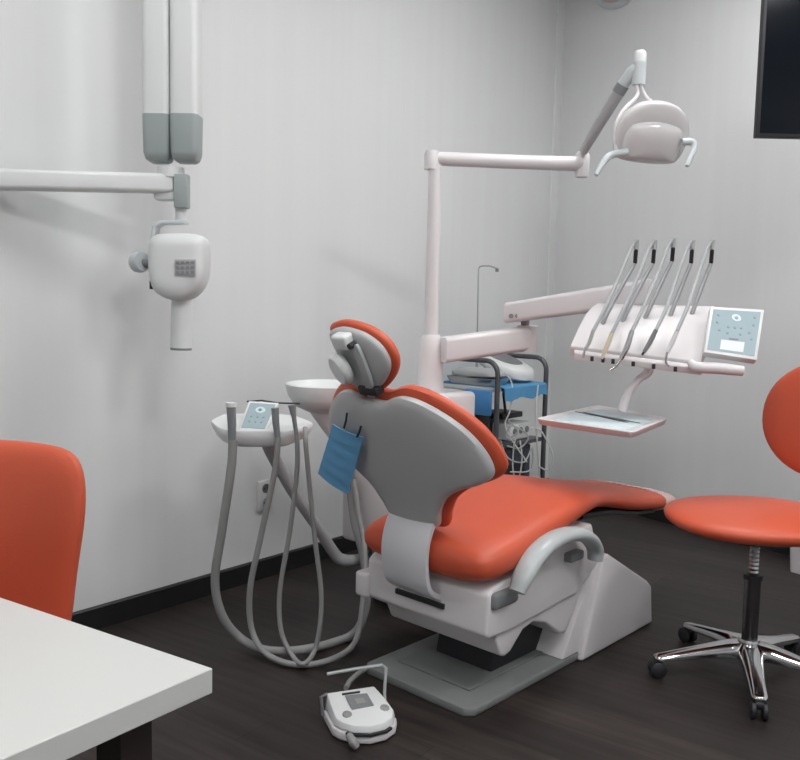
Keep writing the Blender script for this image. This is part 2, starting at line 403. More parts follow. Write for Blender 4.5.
g = G(); g.loft([sup_ring(x, w, a, b, 3.0) for x, w, a, b in [(1.405, 0.20, 0.470, 0.400), (1.435, 0.188, 0.460, 0.400), (1.452, 0.16, 0.446, 0.408)]]); g.build('foot_end', ORANGE, ch)
# underside pan
g = G(); g.loft([sup_ring(x, w, a, b, 4) for x, w, a, b in [(0.66, 0.20, 0.520, 0.48), (0.88, 0.19, 0.494, 0.462), (1.1, 0.18, 0.446, 0.418), (1.3, 0.16, 0.414, 0.394)]]); g.build('legrest_pan', DARK, ch)
# backrest
TH = radians(25); BX, BY, BZ = 0.05, 0.03, 0.50
def bpos(lat, up, d, k=0.42):   # d>0 towards the patient
    s_ = d + k * lat * lat
    return (BX - sin(TH) * up + cos(TH) * s_, BY + lat, BZ + cos(TH) * up + sin(TH) * s_)
half = [(0.0, 0.055), (0.06, 0.058), (0.105, 0.066), (0.125, 0.115), (0.165, 0.175), (0.23, 0.215), (0.30, 0.238), (0.336, 0.262), (0.345, 0.295), (0.332, 0.35), (0.297, 0.412), (0.24, 0.468), (0.175, 0.508), (0.12, 0.523), (0.08, 0.516), (0.045, 0.503)]
full = half + [(0.0, 0.505)] + [(-a, b) for a, b in reversed(half[1:])]
full = [(a * (0.89 if a > 0 else 1.0), b) for a, b in full]
ol = smooth_closed(full, 4)
def grow(o, k, c=(0, 0.30)): return [(c[0] + (a - c[0]) * (1 + k / max(0.12, math.hypot(a - c[0], b - c[1]))), c[1] + (b - c[1]) * (1 + k / max(0.12, math.hypot(a - c[0], b - c[1])))) for a, b in o]
g = G(); g.pillow(ol, lambda a, b, d: bpos(a, b, d), 0.012, 0.028, 10, 4.0); g.build('backrest_shell', GSHELL, ch)
g = G(); g.pillow(grow(ol, 0.020), lambda a, b, d: bpos(a, b, 0.026 + d), 0.045, 0.024, 10, 3.0); g.build('backrest_cushion', ORANGE, ch)
# support strap
g = G(); g.band([(0.035, 0.025, 0.60), (-0.002, 0.025, 0.55), (-0.022, 0.025, 0.49), (-0.022, 0.025, 0.42), (-0.002, 0.025, 0.355), (0.055, 0.025, 0.318)], 0.19, 0.018, (0, 1, 0), 6); g.build('backrest_strap', mat('strap_white', (0.62, 0.63, 0.66), 0.35), ch, bevel=0.004)
g = G(); g.box((0.044, 0.018, 0.300), (0.012, 0.205, 0.016)); g.build('strap_slot', DARK, ch)
# neck + headrest
def hp(u, v, up0=0.50, d=0.0):      # pixel -> (lat, up) in back plane shifted by d
    P0 = F.w(bpos(0, 0.5, d, 0)); n = F.R @ V((cos(TH), 0, sin(TH)))
    q = F.l(on_pl(u, v, P0, n)); b0 = V(bpos(0, 0.0, d, 0))
    return (q.y - BY, (q.z - b0.z) / cos(TH))
pxs = [(330, 333), (340, 327), (352, 328), (367, 334), (381, 346), (389, 361), (389, 373), (383, 384), (374, 389), (362, 388), (352, 381), (346, 370), (338, 352)]
ho = smooth_closed([hp(u, v) for u, v in pxs], 4)
hc = (sum(p[0] for p in ho) / len(ho), sum(p[1] for p in ho) / len(ho))
HT = radians(-4)
def hpos(a, b, d, k=0.5): return bpos(a, b, d + k * (a - hc[0]) ** 2, 0)
g = G(); g.pillow(ho, lambda a, b, d: hpos(a, b, d), 0.015, 0.022, 9, 3.5); g.build('headrest_shell', GSHELL, ch)
g = G(); g.pillow(grow(ho, 0.016, hc), lambda a, b, d: hpos(a, b, 0.014 + d), 0.036, 0.018, 9, 2.8); g.build('headrest_cushion', ORANGE, ch)
def on_back(u, v, d): a, b = hp(u, v, d=d); return V(bpos(a, b, d, 0))
bn = V((cos(TH), 0, sin(TH)))
g = G(); g.band([on_back(372, 396, 0.0), on_back(370, 388, -0.02), on_back(367, 376, -0.03), on_back(358, 352, -0.03), on_back(354, 344, -0.028)], 0.03, 0.014, (0, 1, 0), 4); g.build('neck_bar', HOSEL, ch, bevel=0.004)
g = G(); p = on_back(371, 389, -0.012); g.box(p, (0.035, 0.075, 0.028), Matrix.Rotation(-TH, 3, 'Y')); g.build('neck_slot', DARK, ch, bevel=0.004)
p = on_back(341, 369, -0.045); g = G(); g.lathe([(0, -0.016), (0.044, -0.016), (0.052, -0.009), (0.054, 0.004), (0.044, 0.016), (0, 0.016)], p, (cos(TH), -0.35, sin(TH) + 0.1), 30, 0.95, 0.95); g.build('headrest_knob', WHITE2, ch)
p = on_back(343, 341, -0.03); g = G(); g.box(p, (0.04, 0.062, 0.045), Matrix.Rotation(-TH, 3, 'Y')); g.build('headrest_clamp', WHITE2, ch, bevel=0.009, seg=3)
p = on_back(352, 345, -0.035); g = G(); g.lathe([(0, -0.012), (0.009, -0.012), (0.009, 0.012), (0, 0.012)], p, bn, 12); g.build('clamp_screw', DARK, ch)
# armrest
ay = -0.305
pts = [F.y(u, v, ay) for u, v in ((517, 592), (523, 577), (533, 559), (546, 545), (562, 536), (578, 534), (589, 539), (595, 549), (595, 560))]
g = G(); g.tube(pts, [0.024, 0.031, 0.034, 0.034, 0.034, 0.033, 0.031, 0.028, 0.024], 16, 5, squash=(1.15, 0.72)); g.build('armrest', mat('armrest_grey', (0.42, 0.45, 0.46), 0.3, var=0.03), ch)
pe = F.y(591, 556, ay)
g = G(); g.band([pe + V((-0.08, 0.045, 0.0)), pe + V((0.0, 0.045, 0.0))], 0.04, 0.03, (0, 1, 0)); g.build('armrest_bracket', MGREY, ch, bevel=0.006)
p = F.y(505, 595, -0.24)
g = G(); g.box(p + V((-0.02, 0.0, 0.0)), (0.13, 0.05, 0.055)); g.build('hinge_cover', MGREY, ch, bevel=0.014, seg=3)
# mask hanging on the back shell
def mp_(u, v, d): a, b = hp(u, v, d=d); return V(bpos(a, b, d, 0))
mk = thing('face_mask', F.w(mp_(340, 458, -0.06)), CA, 'pleated blue face mask hanging from the back of the dental chair', 'face mask')
MF = Frame(mk.location, CA)
q = [MF.l(F.w(mp_(u, v, d))) for u, v, d in ((333, 424, -0.045), (363, 437, -0.04), (348, 494, -0.055), (318, 473, -0.06))]
rings = []
for i in range(25):
    t = i / 24; off = 0.0035 * (abs(((t * 5) % 1) - 0.5) * 2)
    row = []
    for j in range(9):
        s_ = j / 8
        p = (q[0] * (1 - s_) + q[1] * s_) * (1 - t) + (q[3] * (1 - s_) + q[2] * s_) * t
        row.append(p - bn * (0.005 * sin(pi * s_) + off * (0.4 + 0.6 * sin(pi * s_))))
    rings.append(row)
g = G(); vs = [p for r in rings for p in r]; n9 = 9; m_ = len(vs)
vs2 = vs + [p + bn * 0.003 for p in vs]; fs = []
for i in range(24):
    for j in range(8):
        a = i * 9 + j; fs.append((a, a + 1, a + 10, a + 9)); fs.append((a + m_, a + 9 + m_, a + 10 + m_, a + 1 + m_))
bd = [j for j in range(9)] + [i * 9 + 8 for i in range(1, 25)] + [24 * 9 + j for j in range(7, -1, -1)] + [i * 9 for i in range(23, 0, -1)]
for i in range(len(bd)): a, b = bd[i], bd[(i + 1) % len(bd)]; fs.append((a, b, b + m_, a + m_))
g.add(vs2, fs); g.build('mask_cloth', MASKB, mk)
for (u0, v0, u1, v1) in ((347, 413, 344, 428), (361, 426, 357, 437)):
    g = G(); g.tube([MF.l(F.w(mp_(u0, v0, -0.034))), MF.l(F.w(mp_((u0 + u1) / 2 + .5, (v0 + v1) / 2, -0.042))), MF.l(F.w(mp_(u1, v1, -0.048)))], 0.0035, 8); g.build('clip', DARK, mk)

# ---------------------------------------------------------------- dental unit beside the chair (cabinet, cuspidor, column)
UX0, UX1, UY0, UY1, UZ0, UZ1 = 0.37, 0.87, 0.45, 0.74, 0.28, 0.875
du = thing('dental_unit', F.w((0.6, 0.6, 0)), CA, 'white dental unit cabinet with spittoon bowl and tall lamp column', 'dental unit')
UF = Frame(du.location, CA)
def U(p): return UF.l(F.w(p))
c = U(((UX0 + UX1) / 2, (UY0 + UY1) / 2, (UZ0 + UZ1) / 2))
g = G(); g.box(c, (UX1 - UX0, UY1 - UY0, UZ1 - UZ0)); g.build('cabinet', WHITE, du, bevel=0.02, seg=3)
g = G(); g.prism([(-0.08, -0.10), (0.2, -0.10), (0.2, 0.11), (-0.08, 0.11)], 0.0, UZ0 - 0.001, lambda p, q, h: (p, q, h)); g.build('pedestal', MGREY, du, bevel=0.01)
pc = F.l(on_y(430, 384, 3.50)); pc.z = 0
pcU = U(pc)
zt = on_y(433, 157, 3.50).z
g = G(); g.lathe([(0, UZ1), (0.058, UZ1), (0.056, UZ1 + 0.03), (0.050, UZ1 + 0.16), (0.047, UZ1 + 0.215), (0.036, UZ1 + 0.235), (0, UZ1 + 0.235)], (pcU.x, pcU.y, 0), seg=32); g.build('column_base', WHITE, du)
g = G(); g.lathe([(0, UZ1 + 0.22), (0.029, UZ1 + 0.22), (0.026, zt - 0.03), (0, zt - 0.03)], (pcU.x, pcU.y, 0), seg=24); g.build('column', WHITE, du)
# cuspidor
bc = UF.Y(328, 384, 3.22); bz = bc.z
g = G(); g.lathe([(0, bz - 0.105), (0.08, bz - 0.103), (0.125, bz - 0.082), (0.150, bz - 0.045), (0.160, bz - 0.012), (0.162, bz), (0.156, bz + 0.003), (0.148, bz - 0.008), (0.11, bz - 0.045), (0.04, bz - 0.06), (0, bz - 0.062)], (bc.x, bc.y, 0), seg=44); g.build('spittoon_bowl', WHITE2, du)
g = G(); g.loft([[V((bc.x + 0.10 * cos(a) + ox, bc.y + 0.07 * sin(a) + oy, z)) for a in [2 * pi * k / 24 for k in range(24)]] for z, ox, oy in ((bz - 0.21, 0.09, -0.04), (bz - 0.15, 0.05, -0.02), (bz - 0.10, 0.02, 0.0))]); g.build('bowl_support', WHITE, du)
g = G(); g.box(U((UX0 - 0.02, 0.60, 0.76)), (0.12, 0.16, 0.09)); g.build('bowl_bracket', WHITE, du, bevel=0.015)

# ---------------------------------------------------------------- operating lamp
ol0 = on_y(432, 157, 3.50)
lp = thing('operating_lamp', (ol0.x, ol0.y, ol0.z - 0.05), 0, 'white overhead operating lamp on a jointed arm above the dental chair', 'lamp')
LO = V(lp.location)
def W(u, v, Y): return on_y(u, v, Y) - LO
e1 = W(582, 164, 3.66)
g = G(); g.lathe([(0, -0.0), (0.031, 0.0), (0.031, 0.06), (0.026, 0.075), (0, 0.078)], seg=24); g.build('pivot_cap', WHITE, lp)
g = G(); g.tube([W(434, 158, 3.5), W(445, 159, 3.51), W(520, 162, 3.58), e1], [0.024, 0.028, 0.029, 0.031], 18); g.build('horizontal_arm', WHITE, lp)
g = G(); g.lathe([(0, -0.055), (0.027, -0.055), (0.031, -0.03), (0.031, 0.035), (0.022, 0.05), (0, 0.05)], e1, seg=22); g.build('elbow_joint', WHITE, lp)
j2 = W(637, 68, 3.42)
g = G(); g.tube([W(583, 152, 3.62), W(598, 126, 3.56), W(619, 92, 3.48)], [0.018, 0.023, 0.024], 14, squash=(1, 1)); g.build('spring_arm', mat('arm_grey', (0.38, 0.38, 0.39), 0.35), lp)
g = G(); g.tube([W(618, 93, 3.48), W(623, 85, 3.465)], 0.0265, 14); g.build('arm_sleeve', MGREY, lp)
g = G(); g.tube([W(623, 85, 3.465), W(632, 72, 3.43), j2], [0.023, 0.024, 0.022], 14); g.build('upper_arm', LGREY, lp)
g = G(); g.lathe([(0, -0.055), (0.026, -0.055), (0.027, 0.03), (0, 0.03)], j2 + V((0.008, 0, -0.01)), seg=20); g.build('head_joint', LGREY, lp)
g = G(); g.lathe([(0, 0.0), (0.024, 0.0), (0.024, 0.035), (0.018, 0.045), (0, 0.047)], j2 + V((0.010, 0, 0.02)), seg=20); g.build('joint_cap', WHITE2, lp)
hcn = W(652, 137, 3.36)
# yoke
g = G()
g.tube([j2 + V((0.0, 0, -0.06)), W(637, 96, 3.40), W(622, 112, 3.37), W(615, 130, 3.36), W(616, 150, 3.36)], 0.008, 10, 5)
g.tube([j2 + V((0.016, 0, -0.06)), W(645, 96, 3.42), W(656, 106, 3.42)], 0.008, 10, 4)
g.build('yoke', WHITE, lp)
fd = V((0.10, -0.80, -0.45)).normalized()
g = G(); prof = [(0, -0.085), (0.06, -0.078), (0.105, -0.052), (0.128, -0.018), (0.135, 0.0), (0.128, 0.008), (0.0, 0.010)]
q_ = V((0, 0, 1)).rotation_difference(fd)
bu = V((0.10, -0.40, 0.90)).normalized(); bu = (bu - fd * bu.dot(fd)).normalized(); ax_ = bu.cross(fd).normalized()
if ax_.x < 0: ax_ = -ax_
dome = smooth_closed([(-0.145, -0.02), (-0.142, 0.035), (-0.118, 0.085), (-0.07, 0.122), (0.0, 0.136), (0.07, 0.122), (0.118, 0.085), (0.142, 0.035), (0.145, -0.02), (0.132, -0.075), (0.10, -0.098), (0.0, -0.105), (-0.10, -0.098), (-0.132, -0.075)], 4)
g.pillow(dome, lambda a, b, d: hcn + ax_ * a + bu * b + fd * d, 0.025, 0.10, 9, 2.4); g.build('lamp_head', SHADE, lp)
refl = smooth_closed([(-0.118, -0.02), (-0.112, 0.02), (-0.085, 0.052), (0.0, 0.066), (0.085, 0.052), (0.112, 0.02), (0.118, -0.02), (0.11, -0.072), (0.085, -0.088), (0.0, -0.092), (-0.085, -0.088), (-0.11, -0.072)], 4)
g = G(); g.pillow(refl, lambda a, b, d: hcn + fd * 0.018 + ax_ * a + bu * b + fd * d, 0.040, 0.01, 9, 2.2); g.build('lamp_reflector', SHADE, lp)
g = G(); g.tube([W(628, 152, 3.33), W(611, 155, 3.33), W(603, 163, 3.31), W(596, 175, 3.29)], [0.014, 0.014, 0.012, 0.008], 12, 4); g.build('handle', LGREY, lp)
g = G(); g.tube([W(682, 142, 3.33), W(692, 142, 3.33), W(694, 149, 3.32), W(687, 166, 3.29)], [0.014, 0.014, 0.012, 0.008], 12, 4); g.build('handle', LGREY, lp)

# ---------------------------------------------------------------- delivery arm + instrument console
s0 = on_y(448, 350, 3.47)
ic = thing('instrument_console', (s0.x, s0.y, s0.z), 0, 'white instrument console on a jointed arm with control panel', 'instrument console')
IO = V(ic.location)
def I(u, v, Y): return on_y(u, v, Y) - IO
def barbox(g, a, b, w, h0, h1):
    a, b = V(a), V(b); d = b - a; sd = V((-d.y, d.x, 0)).normalized()
    rings = []
    for p, h in ((a, h0), (b, h1)):
        rings.append([p + sd * (w / 2 * x) + V((0, 0, h / 2 * z)) for x, z in ((-1, -.75), (-.7, -1), (.7, -1), (1, -.75), (1, .75), (.7, 1), (-.7, 1), (-1, .75))])
    g.loft(rings); return g
g = G(); barbox(g, I(442, 350, 3.46), I(528, 338, 3.62), 0.085, 0.105, 0.10); g.build('lower_arm', WHITE, ic, bevel=0.006)
g = G(); g.lathe([(0, -0.06), (0.042, -0.06), (0.045, -0.04), (0.045, 0.05), (0.04, 0.055), (0, 0.055)], I(527, 338, 3.62), seg=24); g.build('arm_joint', WHITE, ic)
g = G(); g.lathe([(0, 0), (0.018, 0), (0.018, 0.045), (0, 0.045)], I(525, 326, 3.60), seg=18); g.build('pivot_pin', MGREY, ic)
g = G(); barbox(g, I(507, 313, 3.60), I(650, 292, 3.28), 0.075, 0.085, 0.10); g.build('upper_arm', WHITE, ic, bevel=0.006)
for u in (511, 517):
    g = G(); p = I(u, 316, 3.54); g.lathe([(0, -0.006), (0.009, -0.006), (0.009, 0.006), (0, 0.006)], p, (0.2, -1, 0), 14); g.build('screw', MGREY, ic)
# table body: front edge lower, rear edge higher; world-aligned frame tilted towards the viewer
fl = I(570, 346, 3.10); fr = I(702, 362, 2.98); bl = I(597, 303, 3.32); brr = I(716, 306, 3.22)
ux = (fr - fl).normalized()
def quad(g, a, b, c_, d, th, down=V((0, 0, -1))):
    g.loft([[a, b, c_, d], [p + down * th for p in (a, b, c_, d)]])
midl = fl.lerp(bl, 0.55) + V((0, 0, 0.03)); midr = fr.lerp(brr, 0.55) + V((0, 0, 0.03))
rings = []
for a, m, b in ((fl, midl, bl), (fl.lerp(fr, .5), midl.lerp(midr, .5), bl.lerp(brr, .5)), (fr, midr, brr)):
    rings.append([a, a.lerp(m, 0.5) + V((0, 0, 0.006)), m, m.lerp(b, 0.5) + V((0, 0, 0.005)), b, b + V((0, 0, -0.05)), (a + b) / 2 + V((0, 0.0, -0.065)), a + V((0.0, 0.02, -0.035))])
g = G().loft(rings); g.build('console_body', WHITE, ic, bevel=0.005)
# front holder rail
g = G(); g.loft([[p + V((0, -0.004, 0.0)), p + V((0, -0.012, -0.012)), p + V((0, -0.004, -0.034)), p + V((0, 0.02, -0.034)), p + V((0, 0.02, 0))] for p in (fl + ux * 0.015 + V((0, 0, -0.012)), fr - ux * 0.0 + V((0, 0, -0.012)))]); g.build('holder_rail', WHITE, ic, bevel=0.003)
for u, v in ((594, 359), (605, 360), (615, 361), (635, 362), (655, 364), (676, 366)):
    t = (u - 572) / 130.0; p = fl.lerp(fr, t) + V((0, -0.012, -0.036))
    g = G(); g.box(p, (0.011, 0.012, 0.018)); g.build('holder_button', DARK, ic, bevel=0.002)
# whip arms
tips = [(636, 241), (654, 241), (673, 239), (692, 241), (712, 241)]
bases = [(604, 320), (623, 320), (644, 321), (668, 322), (688, 325)]
htop = [(593, 331), (612, 333), (632, 331), (656, 330), (677, 331)]
hps = []
for i in range(5):
    T, B_0 = tips[i], bases[i]
    YT = 3.16; YB = 3.17
    pb = I(B_0[0], B_0[1], YB); pe = I(T[0] - 1, T[1] + 22, YT + 0.02); pm = I(T[0], T[1] + 20, YT)
    g = G(); g.tube([pb + V((0, 0.0, -0.02)), pb, pb.lerp(pe, 0.5) + V((0, 0, 0.004)), pe], [0.009, 0.0085, 0.008, 0.007], 10, 4)
    w = g.build('whip_arm', STEEL, ic)
    g = G(); g.tube([I(T[0] - 1, T[1] + 22, YT + 0.02), I(T[0], T[1] + 9, YT)], 0.0075, 10); g.build('swivel', DARK, w)
    g = G(); g.tube([I(T[0], T[1] + 8, YT), I(T[0] + .5, T[1] - 1, YT)], 0.009, 10); g.build('tip_joint', STEEL, w)
# control panel
cp = [I(711, 306.5, 3.06), I(764.5, 309.5, 3.06), I(757, 360, 2.94), I(704, 352, 2.94)]
nn = (cp[1] - cp[0]).cross(cp[3] - cp[0]).normalized()
cp[2] = on_pl(757, 360, cp[0] + IO, nn) - IO
if nn.y > 0: nn = -nn
g = G(); g.loft([cp, [p - nn * 0.028 for p in cp]]); pan = g.build('control_panel', WHITE2, ic, bevel=0.003)
def cpp(a, b, h=0.0): return (cp[0] * (1 - a) + cp[1] * a) * (1 - b) + (cp[3] * (1 - a) + cp[2] * a) * b + nn * h
def patch(g, a0, b0, a1, b1, h0, h1): g.loft([[cpp(a0, b0, h), cpp(a1, b0, h), cpp(a1, b1, h), cpp(a0, b1, h)] for h in (h0, h1)]); return g
patch(G(), 0.05, 0.06, 0.94, 0.94, 0.0002, 0.0012).build('keypad', PANEL, pan)
patch(G(), 0.28, 0.70, 0.72, 0.90, 0.0012, 0.0024).build('label_plate', SCREEN, pan)
patch(G(), 0.42, 0.645, 0.60, 0.675, 0.0012, 0.002).build('indicator', MGREY, pan)
g = G(); g.lathe([(0, 0), (0.017, 0), (0.016, 0.002), (0, 0.002)], cpp(0.5, 0.22, 0.0012), nn, 24); dk = g.build('dial', PANELL, pan)
g = G(); g.lathe([(0, 0.002), (0.007, 0.002), (0.006, 0.0035), (0, 0.0035)], cpp(0.5, 0.22, 0.0012), nn, 18); g.build('dial_centre', PANEL, pan)
for a, b in ((.16, .18), (.16, .34), (.84, .18), (.84, .34), (.22, .5), (.38, .42), (.5, .42), (.62, .42), (.38, .55), (.62, .55), (.78, .5), (.84, .62)):
    g = G(); g.lathe([(0, 0), (0.0052, 0), (0.0045, 0.0012), (0, 0.0012)], cpp(a, b, 0.0012), nn, 12); g.build('button', mat('key', (0.24, 0.33, 0.37), 0.4) if 'key' not in bpy.data.materials else bpy.data.materials['key'], pan)
# handle bar beneath the panel
g = G(); g.tube([I(690, 362, 2.97), I(697, 367, 2.95), I(720, 368.5, 2.94), I(743, 371, 2.93)], [0.012, 0.019, 0.020, 0.018], 16, 4); g.build('handle_bar', WHITE, ic)
# tray arm and tray holder
TZ = on_y(604, 421, 3.02).z
g = G(); g.tube([I(648, 358, 3.12), I(648, 372, 3.12), I(638, 380, 3.12), I(628, 394, 3.12), I(622, 410, 3.13)], [0.02, 0.019, 0.016, 0.017, 0.020], 14, 6, squash=(1.25, 0.9)); g.build('tray_arm', WHITE, ic)
tcs = [on_z(u, v, TZ) - IO for u, v in ((535, 418.5), (597, 405), (669, 418), (633, 432.5))]
tcs = [tcs[i].lerp(tcs[(i + k) % 4], t) for i in range(4) for k, t in ((3, 0.07), (3, 0.02), (1, 0.02), (1, 0.07))]
def rq(q):
    out = []
    for i in range(4):
        a, b, c_, d = q[i * 4:i * 4 + 4]; mm = (b + c_) / 2
        out += [a, a.lerp(mm, 0.62) * 0.5 + mm.lerp(d, 0.12) * 0.5, mm.lerp(a, 0.12) * 0.5 + d.lerp(mm, 0.62) * 0.5, d]
    return out
tcs = rq(tcs)
def inset(q, k): c_ = sum(q, V()) / len(q); return [p.lerp(c_, k) for p in q]
g = G(); dn = V((0, 0, -0.022)); i1 = inset(tcs, 0.10); d2 = V((0, 0, -0.006))
g.loft([[p + dn for p in inset(tcs, 0.04)], list(tcs), [p + V((0, 0, 0.002)) for p in inset(tcs, 0.02)], i1, [p + d2 for p in inset(tcs, 0.13)]])
g.build('tray_holder', WHITE, ic, bevel=0.0015, seg=1)
# paper + instruments lying on the tray
cen = sum(tcs, V()) / len(tcs) + IO; fl0 = TZ - 0.006
tp = thing('tray_liner', (cen.x, cen.y, fl0 + 0.0005), 0, 'pale blue paper liner lying in the bracket tray', 'paper liner')
g = G(); qq = [p + IO - V(tp.location) for p in inset(tcs, 0.22)]; g.loft([[V((p.x, p.y, 0)) for p in qq], [V((p.x, p.y, 0.001)) for p in qq]]); g.build('liner', PAPER, tp)
for (u0, v0, u1, v1, lab) in ((572, 411, 640, 423, 'dark steel probe lying lengthwise on the blue tray liner'), (583, 412, 628, 422.5, 'short dark steel tweezers lying beside the probe on the tray')):
    a = on_z(u0, v0, fl0 + 0.005); b = on_z(u1, v1, fl0 + 0.005); m = (a + b) / 2
    o = thing('dental_probe' if u0 == 572 else 'dental_tweezers', m, 0, lab, 'dental instrument')
    g = G(); g.tube([a - m, (a - m) * 0.8, (a - m) * 0.5, V(), (b - m) * 0.5, (b - m) * 0.8, b - m], [0.001, 0.0015, 0.0025, 0.0032, 0.003, 0.0016, 0.001], 8); g.build('shaft', DCHROME, o)

# handpieces: hose from whip tip + instrument resting in holder
hdef = [
    ('syringe_handpiece', 'silver-tipped handpiece at the left end of the instrument console', 'handpiece', [(593, 331), (589, 343), (585, 349)], [0.007, 0.007, 0.006], HOSEL, [(585, 349), (583, 358)], CHROME),
    ('curing_handpiece', 'cream-coloured handpiece resting in the instrument console', 'handpiece', [(612, 333), (607, 346), (603, 356)], [0.008, 0.009, 0.007], CREAM, [(603, 356), (602, 359)], CREAM),
    ('drill_handpiece', 'long silver handpiece with hooked tip at the middle of the instrument console', 'handpiece', [(632, 331), (627, 347), (621, 359)], [0.009, 0.011, 0.008], CHROME, [(621, 359), (616, 366), (610, 370)], CHROME),
    ('motor_handpiece', 'dark steel handpiece right of the hooked silver one on the console', 'handpiece', [(656, 330), (650, 342), (644, 352)], [0.008, 0.009, 0.007], MGREY, [(644, 352), (642, 355)], DARK),
    ('scaler_handpiece', 'white handpiece with bent tip at the right end of the console', 'handpiece', [(677, 331), (671, 345), (667, 352)], [0.008, 0.0085, 0.0075], WHITE2, [(667, 352), (666, 362), (669, 366)], CHROME)]
for i, (nm, lab, cat, body, rad, bm_, tipp, tm) in enumerate(hdef):
    Yh = 3.055 - 0.014 * i
    o0 = on_y(body[0][0], body[0][1], Yh)
    o = thing(nm, o0, 0, lab, cat, None)
    def Hh(u, v, Y=Yh): return on_y(u, v, Y) - o0
    T = tips[i]
    g = G(); g.tube([on_y(T[0], T[1], 3.155) - o0, on_y(T[0] - 5, T[1] + 8, 3.15) - o0, on_y(T[0] - 17 + 0.6 * i, T[1] + 36, 3.11) - o0, on_y((T[0] * .3 + body[0][0] * .7), T[1] + 66, 3.075 - 0.01 * i) - o0, Hh(*body[0])], 0.0068, 10, 6); g.build('hose', HOSEL, o)
    g = G(); g.tube([Hh(u, v) for u, v in body], rad, 12, 4); g.build('handle', bm_, o)
    g = G(); g.tube([Hh(u, v, Yh) for u, v in tipp], 0.0042, 10, 3); g.build('tip', tm, o)

# ---------------------------------------------------------------- assistant console with suction hoses
AY = 2.95
a0 = on_y(262, 425, AY)
ac = thing('assistant_console', a0, 0, 'small white assistant console with blue-grey keypad on a bent grey arm', 'assistant console')
def Aq(u, v, Y=AY): return on_y(u, v, Y) - a0
zc = 0.0
Lh = 0.18
top = []
outl = smooth_closed([(-0.182, 0.02), (-0.16, 0.07), (-0.145, 0.085), (-0.06, 0.10), (0.02, 0.105), (0.10, 0.085), (0.15, 0.045), (0.178, 0.01), (0.165, -0.015), (0.11, -0.072), (0.03, -0.082), (-0.07, -0.085), (-0.125, -0.07), (-0.165, -0.02)], 4)
g = G(); g.loft([[V((x * k, y * k, z + 0.02 * y / 0.1 + 0.0 * x)) for x, y in outl] for k, z in ((0.76, -0.050), (0.88, -0.042), (0.97, -0.015), (1.0, 0.0), (0.98, 0.007), (0.9, 0.003))]); g.build('console_body', WHITE2, ac)
kq = [Aq(249, 402, AY + 0.08), Aq(279, 404, AY + 0.08), Aq(266, 433, AY - 0.055), Aq(238, 431, AY - 0.055)]
kn = (kq[1] - kq[0]).cross(kq[3] - kq[0]).normalized()
if kn.z < 0: kn = -kn
g = G(); g.loft([[p + kn * 0.006 for p in kq], [p - kn * 0.02 for p in kq]]); kp = g.build('keypad_frame', WHITE2, ac, bevel=0.003)
ki = inset(kq, 0.16); g = G(); g.loft([[p + kn * 0.0062 for p in ki], [p + kn * 0.0075 for p in ki]]); g.build('keypad', PANEL, kp)
kc = (ki[0] + ki[1]) / 2 * 0.72 + (ki[2] + ki[3]) / 2 * 0.28
g = G(); g.lathe([(0, 0), (0.018, 0), (0.017, 0.002), (0, 0.002)], kc + kn * 0.0075, kn, 22); g.build('dial', PANELL, kp)
g = G(); g.lathe([(0, 0), (0.007, 0), (0.006, 0.002), (0, 0.002)], kc + kn * 0.0095, kn, 16); g.build('dial_centre', mat('teal_key', (0.10, 0.30, 0.36), 0.4), kp)
for a in (0.25, 0.5, 0.75):
    for b in (0.55, 0.75):
        p = (ki[0] * (1 - a) + ki[1] * a) * (1 - b) + (ki[3] * (1 - a) + ki[2] * a) * b
        g = G(); g.lathe([(0, 0), (0.0045, 0), (0.004, 0.0012), (0, 0.0012)], p + kn * 0.0075, kn, 10); g.build('button', bpy.data.materials['key'], kp)
g = G(); g.tube([Aq(268, 440, 2.97), Aq(270, 450, 2.97), Aq(292, 490, 3.06), Aq(318, 528, 3.14), Aq(334, 553, 3.20), Aq(343, 560, 3.22), Aq(356, 560, 3.25), Aq(368, 556, 3.34)], [0.024, 0.022, 0.021, 0.021, 0.022, 0.023, 0.022, 0.021], 16, 5); g.build('support_arm', mat('arm_light_grey', (0.36, 0.36, 0.37), 0.4), ac)
g = G(); g.tube([Aq(247, 401.5, AY + .085), Aq(262, 400.5, AY + .085), Aq(278, 403, AY + .085), Aq(300, 403.5, AY + 0.07)], 0.003, 8); g.build('rail', DARK, ac)

E3 = on_z(363, 640, 0.16)
def hose_thing(name, label, handle_px, hr, hmat, loop, r, m, capm=None):
    b = on_y(*handle_px[0], 2.86)
    o = thing(name, b, 0, label, 'suction hose')
    g = G(); g.tube([on_y(u, v, 2.86) - b for u, v in handle_px], hr, 14); hd = g.build('handle', hmat, o)
    if capm:
        p = on_y(handle_px[0][0], handle_px[0][1] - 1, 2.86) - b
        g = G(); g.lathe([(0, -0.006), (hr[0] * 1.15, -0.006), (hr[0] * 1.15, 0.008), (0, 0.01)], p, seg=16); g.build('cap', capm, hd)
    pts = []
    for u, v, w in loop:
        if isinstance(w, tuple): pts.append(on_z(u, v, w[0]))
        else: pts.append(on_y(u, v, w))
    g = G(); g.tube([p - b for p in pts], r, 12, 8); g.build('hose', m, o)
fz = (0.018,)
hose_thing('suction_hose', 'thickest grey suction hose, in the leftmost holder of the assistant console', [(231, 406), (232, 425), (232, 443)], [0.016, 0.015, 0.012], MGREY,
    [(233, 440, 2.86), (231, 470, 2.86), (222, 530, 2.86), (215, 580, 2.87), (222, 615, 2.88), (240, 638, (0.05,)), (265, 650, (0.022,)), (300, 650, (0.03,)), (335, 642, 2.98), (357, 630, 3.04), (367, 600, 3.12), (364, 560, 3.20), (354, 520, 3.26), (350, 485, 3.30), (350, 468, 3.34)], 0.0155, HOSE, WHITE2)
